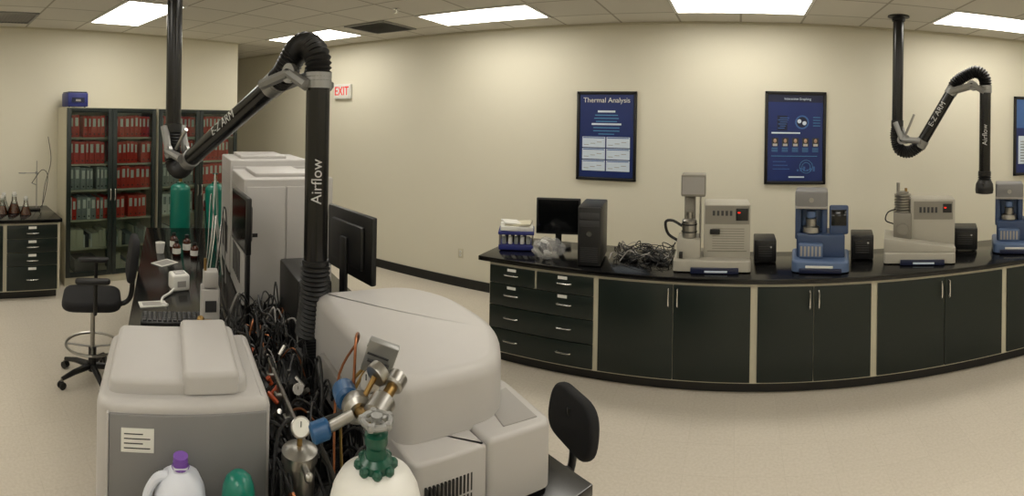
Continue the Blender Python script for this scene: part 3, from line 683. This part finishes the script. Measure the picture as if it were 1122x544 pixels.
# ------------------------------------------------------------------ chairs
def chair(name, loc, rz, seat=0.5, ring=False, arms=True, backh=0.36, backz=0.14):
    b = B(name, loc, rz)
    for k in range(5):
        th = 2*pi*k/5+0.3; cx, cy = 0.28*math.cos(th), 0.28*math.sin(th)
        b.sweep([(0.03*math.cos(th), 0.03*math.sin(th), 0.11), (cx*0.6, cy*0.6, 0.10), (cx, cy, 0.075)], [0.026, 0.022, 0.015], BLACKP, 10)
        b.cyl((cx, cy, 0.08), (cx, cy, 0.05), 0.009, STEEL, seg=8)
        tx, ty = -math.sin(th), math.cos(th)
        for o2 in (-0.016, 0.016): b.cyl((cx+tx*(o2-0.008), cy+ty*(o2-0.008), 0.028), (cx+tx*(o2+0.008), cy+ty*(o2+0.008), 0.028), 0.028, BLACKP, seg=16)
        b.box((cx, cy, 0.045), (0.03, 0.03, 0.03), BLACKP, 0.008, rot=(0, 0, th))
    b.cyl((0, 0, 0.07), (0, 0, 0.25), 0.032, BLACKP); b.cyl((0, 0, 0.25), (0, 0, seat-0.06), 0.018, STEEL)
    if ring:
        b.torus((0, 0, 0.28), 0.21, 0.011, STEEL, 36)
        for k in range(4): th = pi/2*k; b.cyl((0, 0, 0.26), (0.21*math.cos(th), 0.21*math.sin(th), 0.28), 0.008, STEEL, seg=8)
    b.box((0, 0.02, seat-0.075), (0.2, 0.26, 0.04), BLACKP, 0.012)
    b.prism(roundpoly([(-0.23, -0.24), (0.23, -0.24), (0.22, 0.22), (-0.22, 0.22)], 0.12, 7), seat-0.055, seat+0.02, FABRIC, 0.03, seg=4, both=True)
    b.tube([(0, 0.1, seat-0.07), (0, 0.27, seat-0.04), (0, 0.31, seat+0.1), (0, 0.29, seat+0.3)], 0.02, BLACKP, 10)
    P = roundpoly([(-0.21, 0), (0.21, 0), (0.19, backh), (-0.19, backh)], 0.12, 7)
    M = Matrix.Translation((0, 0.285, seat+backz)) @ Matrix.Rotation(math.radians(82), 4, 'X')
    b.prism(P, -0.03, 0.03, FABRIC, 0.022, M=M, seg=3, both=True)
    if arms:
        for sx in (-1, 1):
            b.tube([(sx*0.16, 0.02, seat-0.06), (sx*0.27, 0.02, seat-0.03), (sx*0.285, 0.02, seat+0.08), (sx*0.28, 0.02, seat+0.2)], 0.016, BLACKP, 10)
            b.prism(roundpoly([(-0.04, -0.13), (0.04, -0.13), (0.035, 0.13), (-0.035, 0.13)], 0.035, 5), seat+0.19, seat+0.225, RUBBER, 0.012, M=Matrix.Translation((sx*0.28, 0.0, 0)), seg=3, both=True)
    return b.done()
chair('drafting_chair', I(3.22, -0.44), -0.32, 0.66, True, backh=0.34)
chair('office_chair', (-0.97, 2.14, 0), RI-0.25, 0.41, backh=0.26, backz=0.11)

# ------------------------------------------------------------------ fume arms
def fume_arm(name, A0, A1, zl, zu, zt, ze, r, hood=False):
    A0 = Vector((A0[0], A0[1], 0)); A1 = Vector((A1[0], A1[1], 0)); d = (A1-A0).normalized(); L = (A1-A0).length
    b = B(name, (A0.x, A0.y, CZ))
    def P(a, z): return d*a+Vector((0, 0, z-CZ))
    b.lathe([(r*2.0, 0), (r*2.0, -0.012), (r*1.25, -0.02), (r*1.2, -0.05)], (0, 0, 0), BLACKP, 28)
    b.cyl(P(0, CZ), P(0, zl+0.27), r, DUCT, seg=28); b.cyl(P(0, zl+0.31), P(0, zl+0.25), r*1.12, BLACKP, seg=28)
    b.corr([P(0, zl+0.26), P(-0.01, zl+0.14), P(0.03, zl+0.02), P(0.13, zl), P(0.24, zl+0.07)], r*1.05, RUBBER)
    e2 = P(L-0.22, zu-0.16); s2 = P(0.24, zl+0.07); ax = (e2-s2).normalized()
    b.cyl(s2, e2, r, DUCT, seg=28); b.cyl(s2-ax*0.02, s2+ax*0.06, r*1.12, ALU, seg=28); b.cyl(e2-ax*0.06, e2+ax*0.02, r*1.12, ALU, seg=28)
    b.corr([e2, e2+ax*0.07+Vector((0, 0, 0.01)), P(L-0.06, zu-0.015), P(L+0.02, zu), P(L+0.085, zu-0.06), P(L+0.095, zu-0.17)], r*1.05, RUBBER)
    b.cyl(P(L+0.095, zu-0.13), P(L+0.095, zu-0.2), r*1.12, ALU, seg=28)
    b.cyl(P(L+0.095, zu-0.15), P(L+0.095, zt), r, DUCT, seg=28); b.cyl(P(L+0.095, zt+0.02), P(L+0.095, zt-0.02), r*1.12, BLACKP, seg=28)
    n = d.cross(Vector((0, 0, 1)))
    for sgn in (-1, 1):
        o2 = n*sgn*(r*1.25)
        j = P(0.07, zl+0.12)
        b.cyl(j+o2*0.8, j+o2*1.15, 0.046, ALU, seg=20); b.cyl(j+o2*1.1, j+o2*1.3, 0.02, BLACKP, seg=14)
        b.sweep([P(0, zl+0.29)+o2, j+o2], [0.028, 0.026], ALU, 8); b.sweep([j+o2, s2+o2+ax*0.04], [0.026, 0.03], ALU, 8)
        j = P(L-0.03, zu-0.13)
        b.cyl(j+o2*0.8, j+o2*1.15, 0.046, ALU, seg=20); b.cyl(j+o2*1.1, j+o2*1.3, 0.02, BLACKP, seg=14)
        b.sweep([e2+o2-ax*0.03, j+o2], [0.028, 0.026], ALU, 8); b.sweep([j+o2, P(L+0.095, zu-0.19)+o2], [0.026, 0.028], ALU, 8)
    b.cyl(P(0.07, zl+0.12)+n*0.03+ax*0.05, P(0.07, zl+0.12)+n*0.03+ax*0.22+Vector((0, 0, 0.06)), 0.012, STEEL, seg=10)
    if hood:
        b.corr([P(L+0.095, zt), P(L+0.095, zt-0.04), P(L+0.095, zt-0.08)], r*1.1, RUBBER)
        b.lathe([(r*1.1, 0), (r*1.5, -0.04), (r*1.6, -0.1), (r*1.5, -0.13), (r*1.1, -0.135)], P(L+0.095, zt-0.06), BLACKP, 28)
        b.cyl(P(L+0.095, zt-0.1)+n*r*1.3, P(L+0.095, zt-0.1)+n*r*1.9, 0.012, BLACKP, seg=10)
    else:
        b.corr([P(L+0.095, zt), P(L+0.09, (zt+ze)/2), P(L+0.06, ze)], r*1.15, RUBBER)
    o = b.done()
    nn = n if (A0+n).length < (A0-n).length else -n
    def frame(x, nrm, p):
        x = x.normalized(); z = (nrm-x*nrm.dot(x)).normalized(); y = z.cross(x)
        M = Matrix((x, y, z)).transposed().to_4x4(); M.translation = p; return M
    mid = s2.lerp(e2, 0.55)
    text('arm_label', 'E-Z ARM', 0.07, LABELG, o, frame(ax, nn, mid+nn*(r+0.002)))
    vx = Vector((0, 0, 1)); cd = (-(A1)).normalized(); cdd = Vector((cd.x, cd.y, 0))
    text('tube_label', 'Airflow', 0.066, LABELG, o, frame(vx, cdd, P(L+0.095, zt+(zu-zt)*0.38)+cdd*(r+0.002)))
    return o
fume_arm('fume_extraction_arm', (-3.2, 1.6), (-1.78, 1.56), 1.73, 2.43, 1.44, 1.12, 0.054)
fume_arm('fume_extraction_arm', (1.55, 4.85), (2.19, 4.40), 1.85, 2.63, 1.66, 1.5, 0.055, True)

# ------------------------------------------------------------------ bench instruments
def tga(loc, rz, v=0):
    b = B('thermogravimetric_analyzer', loc, rz)
    b.prism(roundpoly([(-0.31, -0.22), (0.31, -0.22), (0.31, 0.22), (-0.31, 0.22)], 0.03), 0.012, 0.10, BEIGE, 0.012, seg=3)
    b.box((0.02, -0.235, 0.025), (0.38, 0.03, 0.045), NAVY, 0.006); b.bx(-0.06, 0.12, -0.2515, -0.249, 0.015, 0.03, POSTL)
    if v == 0:
        b.box((0.12, 0.05, 0.31), (0.38, 0.32, 0.44), BEIGE, 0.008, seg=2)
        b.bx(0.19, 0.29, -0.118, -0.108, 0.40, 0.50, BLACKP, 0.004); b.bx(0.205, 0.225, -0.121, -0.116, 0.462, 0.47, LEDR)
        b.bx(-0.04, 0.28, -0.115, -0.108, 0.15, 0.155, BEIGED); b.bx(-0.06, 0.30, -0.112, -0.108, 0.37, 0.52, BEIGED)
        for k in range(5): b.bx(0.0+k*0.035, 0.02+k*0.035, -0.115, -0.108, 0.44, 0.48, DGREY)
        for k in range(9): b.bx(0.0, 0.26, -0.112, -0.109, 0.17+k*0.02, 0.175+k*0.02, BEIGED)
        b.bx(-0.02, 0.06, -0.13, -0.11, 0.29, 0.33, BLACKP, 0.004)
        b.box((-0.19, 0.05, 0.34), (0.09, 0.14, 0.5), BEIGED, 0.01)
        b.box((-0.19, -0.03, 0.17), (0.19, 0.26, 0.16), BEIGE, 0.008)
        b.box((-0.16, -0.02, 0.68), (0.20, 0.2, 0.18), BEIGED, 0.012); b.bx(-0.25, -0.07, -0.122, -0.118, 0.61, 0.75, LGREY2)
        b.lathe([(0.055, 0), (0.06, 0.01), (0.06, 0.14), (0.05, 0.15), (0.028, 0.155), (0.028, 0.21)], (-0.19, -0.07, 0.25), STEEL, 24)
        b.torus((-0.19, -0.07, 0.3), 0.061, 0.005, BLACKP); b.torus((-0.19, -0.07, 0.36), 0.061, 0.005, BLACKP)
        b.cyl((-0.10, -0.08, 0.25), (-0.10, -0.08, 0.59), 0.008, STEEL, seg=10)
        b.tube([(-0.28, 0, 0.2), (-0.37, 0, 0.26), (-0.39, -0.02, 0.36), (-0.33, -0.05, 0.38), (-0.25, -0.06, 0.34)], 0.012, BLACKP)
        b.box((-0.25, -0.18, 0.13), (0.03, 0.03, 0.05), BLACKP, 0.004)
    else:
        b.prism([(-0.31, 0.10), (0.31, 0.10), (0.31, 0.14), (-0.31, 0.22)], -0.2, 0.2, BEIGE, 0.008, M=Matrix.Rotation(pi/2, 4, 'X'), seg=2, both=True)
        b.box((0.12, 0.08, 0.33), (0.40, 0.26, 0.42), BEIGE, 0.008, seg=2); b.bx(0.21, 0.29, -0.058, -0.048, 0.42, 0.50, BLACKP, 0.003); b.bx(0.222, 0.24, -0.062, -0.056, 0.462, 0.47, LEDR)
        b.bx(-0.05, 0.30, -0.053, -0.048, 0.36, 0.52, BEIGED)
        for k in range(5): b.bx(0.0+k*0.035, 0.02+k*0.035, -0.057, -0.048, 0.42, 0.47, DGREY)
        b.box((-0.15, 0.03, 0.3), (0.16, 0.22, 0.24), BEIGED, 0.012)
        for k in range(7): b.lathe([(0.06, 0), (0.076, 0.004), (0.076, 0.016), (0.06, 0.02)], (-0.15, 0.0, 0.42+k*0.024), STEEL, 24)
        b.cyl((-0.15, 0, 0.42), (-0.15, 0, 0.60), 0.055, BEIGED); b.cyl((-0.19, 0.0, 0.59), (-0.19, 0.0, 0.68), 0.016, STEEL, seg=14); b.cyl((-0.12, 0.02, 0.59), (-0.12, 0.02, 0.63), 0.012, BRASS, seg=14)
        b.cyl((-0.15, -0.11, 0.28), (-0.15, -0.07, 0.28), 0.05, BEIGED); b.box((-0.24, -0.16, 0.18), (0.08, 0.06, 0.05), BLACKP, 0.006)
        b.tube([(-0.23, 0.05, 0.3), (-0.30, 0.0, 0.34), (-0.28, -0.05, 0.42), (-0.2, -0.02, 0.45)], 0.006, BLACKP)
    for sx in (-0.26, 0.26):
        for sy in (-0.18, 0.18): b.cyl((sx, sy, 0), (sx, sy, 0.016), 0.02, RUBBER, seg=12)
    return b.done()
tga((-0.21, 4.27, TZ), 0.05, 0)
tga((1.60, 4.33, TZ), -0.30, 1)

def dsc(loc, rz):
    b = B('differential_scanning_calorimeter', loc, rz)
    b.prism(roundpoly([(-0.23, -0.24), (0.23, -0.24), (0.25, 0.2), (-0.25, 0.2)], [0.06, 0.06, 0.04, 0.04]), 0.012, 0.10, BLUEL, 0.02, seg=4)
    b.box((0, -0.245, 0.025), (0.34, 0.03, 0.035), NAVY, 0.006)
    b.bx(-0.12, 0.1, -0.245, -0.235, 0.045, 0.065, WHITE, 0.003)
    b.box((-0.0, 0.03, 0.19), (0.40, 0.28, 0.2), BLUEG, 0.02, seg=3)
    b.box((-0.08, -0.11, 0.16), (0.2, 0.1, 0.12), BLUEL, 0.015, seg=3)
    for k in range(6): b.bx(-0.165+k*0.03, -0.148+k*0.03, -0.164, -0.158, 0.12, 0.2, LGREY2)
    for sx in (-0.19, 0.03): b.box((sx, 0.02, 0.38), (0.05, 0.14, 0.30), BLUEG, 0.012)
    b.box((-0.08, 0.08, 0.36), (0.17, 0.1, 0.26), BLUEL, 0.012)
    b.lathe([(0.07, 0), (0.075, 0.01), (0.07, 0.05), (0.045, 0.06), (0.045, 0.11), (0.05, 0.12)], (-0.08, -0.04, 0.29), STEEL, 24)
    b.lathe([(0.03, 0), (0.04, 0.01), (0.04, 0.06)], (-0.08, -0.04, 0.41), BLUEL, 20)
    b.box((-0.08, 0.0, 0.575), (0.27, 0.24, 0.15), PGREY, 0.02, seg=3); b.box((-0.08, 0.0, 0.51), (0.27, 0.24, 0.03), LGREY2, 0.01); b.cyl((-0.08, -0.12, 0.57), (-0.08, -0.126, 0.57), 0.02, STEEL, seg=16)
    b.box((0.15, -0.04, 0.40), (0.16, 0.05, 0.24), BLUEG, 0.015, rot=(-0.15, 0, 0)); b.box((0.15, -0.067, 0.42), (0.125, 0.01, 0.13), SCREEN, 0.002, rot=(-0.15, 0, 0))
    for k in range(3): b.box((0.11+k*0.04, -0.053, 0.32), (0.025, 0.01, 0.018), LGREY2, 0.003, rot=(-0.15, 0, 0))
    for sx in (-0.18, 0.18):
        for sy in (-0.18, 0.15): b.cyl((sx, sy, 0), (sx, sy, 0.016), 0.02, RUBBER, seg=12)
    return b.done()
dsc((0.70, 4.27, TZ), -0.16)
dsc((2.62, 4.32, TZ), -0.5)
def powerbox(loc, rz, w, d2, h):
    b = B('controller_box', loc, rz); b.box((0, 0, h/2+0.005), (w, d2, h-0.01), BLACKP, 0.01)
    b.bx(-w*0.4, w*0.4, -d2/2-0.004, -d2/2+0.002, h*0.2, h*0.85, BLACKP, 0.002)
    for k in range(5): b.bx(-w*0.3, w*0.3, -d2/2-0.006, -d2/2-0.002, h*0.3+k*0.02, h*0.3+k*0.02+0.008, DGREY)
    b.cyl((w*0.25, -d2/2-0.01, h*0.7), (w*0.25, -d2/2, h*0.7), 0.008, LGREY, seg=10)
    for sx in (-1, 1): b.bx(sx*w*0.35-0.01, sx*w*0.35+0.01, -d2*0.4, d2*0.4, 0, 0.008, RUBBER)
    b.done()
powerbox((0.24, 4.5, TZ), 0, 0.19, 0.26, 0.2); powerbox((1.12, 4.52, TZ), -0.2, 0.2, 0.26, 0.22); powerbox((2.16, 4.55, TZ), -0.4, 0.24, 0.26, 0.22)
pc('desktop_computer', (-1.23, 4.24, TZ), 0.15, 0.2, 0.42, 0.49)
monitor((-1.66, 4.54, TZ), 0.25, 0.42, 0.34, 0.12)
b = B('rack_mount_tray', (-2.0, 4.34, TZ), 0.4)
b.box((0, 0, 0.03), (0.32, 0.26, 0.05), BLUEBOX, 0.008); b.box((0, 0, 0.16), (0.33, 0.27, 0.03), BLUEBOX, 0.006)
for sx in (-0.15, 0.15):
    for sy in (-0.12, 0.12): b.cyl((sx, sy, 0), (sx, sy, 0.16), 0.008, STEEL, seg=8)
for k in range(5): b.cyl((-0.11+k*0.055, -0.08, 0.055), (-0.11+k*0.055, -0.08, 0.12), 0.02, WHITE if k % 2 else GREYB, seg=14)
for k in range(4): b.cyl((-0.09+k*0.055, 0.0, 0.055), (-0.09+k*0.055, 0.0, 0.13), 0.018, DGREY, seg=14)
b.box((0, 0, 0.195), (0.3, 0.24, 0.04), PAPER, 0.006, rot=(0, 0.03, 0.05)); b.box((0.02, 0, 0.225), (0.24, 0.2, 0.02), CREAM, 0.004, rot=(0, -0.08, -0.1)); b.box((-0.05, -0.02, 0.243), (0.16, 0.14, 0.012), PAPER, 0.003, rot=(0.08, 0.1, 0.4))
b.done()
b = B('plastic_bag', (-1.60, 4.14, TZ), 0.2)
bm = bmesh.new(); bmesh.ops.create_icosphere(bm, subdivisions=4, radius=1)
for v in bm.verts:
    p = v.co.copy(); nz = noise.noise(p*2.3)*0.25+noise.noise(p*6)*0.08
    v.co = Vector((p.x*0.14*(1+nz), p.y*0.09*(1+nz), max(0.001, 0.08+p.z*0.09*(1+nz*1.3))))
b.bm(bm, BAG)
for k in range(5): b.box((R.uniform(-0.07, 0.07), R.uniform(-0.03, 0.03), 0.05+0.02*k), (0.07, 0.04, 0.03), (WHITE, BLACKP, LGREY2, DGREY, WHITE)[k], 0.006, rot=(R.random(), R.random(), R.random()))
b.done()
b = B('cable_pile', (-0.82, 4.40, TZ))
for k in range(48):
    pts = []; x = R.uniform(-0.25, 0.25); y = R.uniform(-0.18, 0.2); a = R.uniform(0, 6)
    n = R.randint(4, 7)
    for j in range(n):
        pts.append((x, y, 0.008 if j in (0, n-1) else R.uniform(0.015, 0.095))); a += R.uniform(-1.5, 1.5)
        x = min(0.25, max(-0.24, x+0.1*math.cos(a))); y = min(0.25, max(-0.25, y+0.09*math.sin(a)))
    b.tube(pts, R.choice((0.003, 0.004, 0.005)), R.choice((RUBBER,)*8+(DGREY, LGREY2)), 6, 6)
for k in range(5): b.box((R.uniform(-0.2, 0.2), R.uniform(-0.15, 0.15), 0.025), (0.12, 0.06, 0.04), BLACKP, 0.008, rot=(0, 0, R.uniform(0, 3)))
b.done()

# ------------------------------------------------------------------ world + camera
w = bpy.data.worlds.new('world'); w.use_nodes = True; scene.world = w
w.node_tree.nodes['Background'].inputs[0].default_value = (0.5, 0.5, 0.5, 1); w.node_tree.nodes['Background'].inputs[1].default_value = 0.2

cam = bpy.data.cameras.new('camera'); co = bpy.data.objects.new('camera', cam); scene.collection.objects.link(co)
co.matrix_world = Matrix.Translation((0, 0, 2.1)) @ Matrix.Rotation(0.4446, 4, 'Z') @ Matrix.Rotation(pi/2, 4, 'X') @ Matrix.Rotation(0.017, 4, 'Z')
cam.clip_start = 0.05; cam.clip_end = 100
scene.camera = co
cam.type = 'PANO'
tg = [cam]
if hasattr(cam, 'cycles'): tg.append(cam.cycles)
for t in tg:
    if hasattr(t, 'panorama_type'):
        try: t.panorama_type = 'CENTRAL_CYLINDRICAL'
        except Exception: pass
def setp(k, v):
    for t in tg:
        if hasattr(t, k): setattr(t, k, v)
F = 560.0; half = 561/F
setp('central_cylindrical_range_u_min', -half); setp('central_cylindrical_range_u_max', half)
setp('central_cylindrical_range_v_min', -(544-132)/F); setp('central_cylindrical_range_v_max', 132/F); setp('central_cylindrical_radius', 1.0)
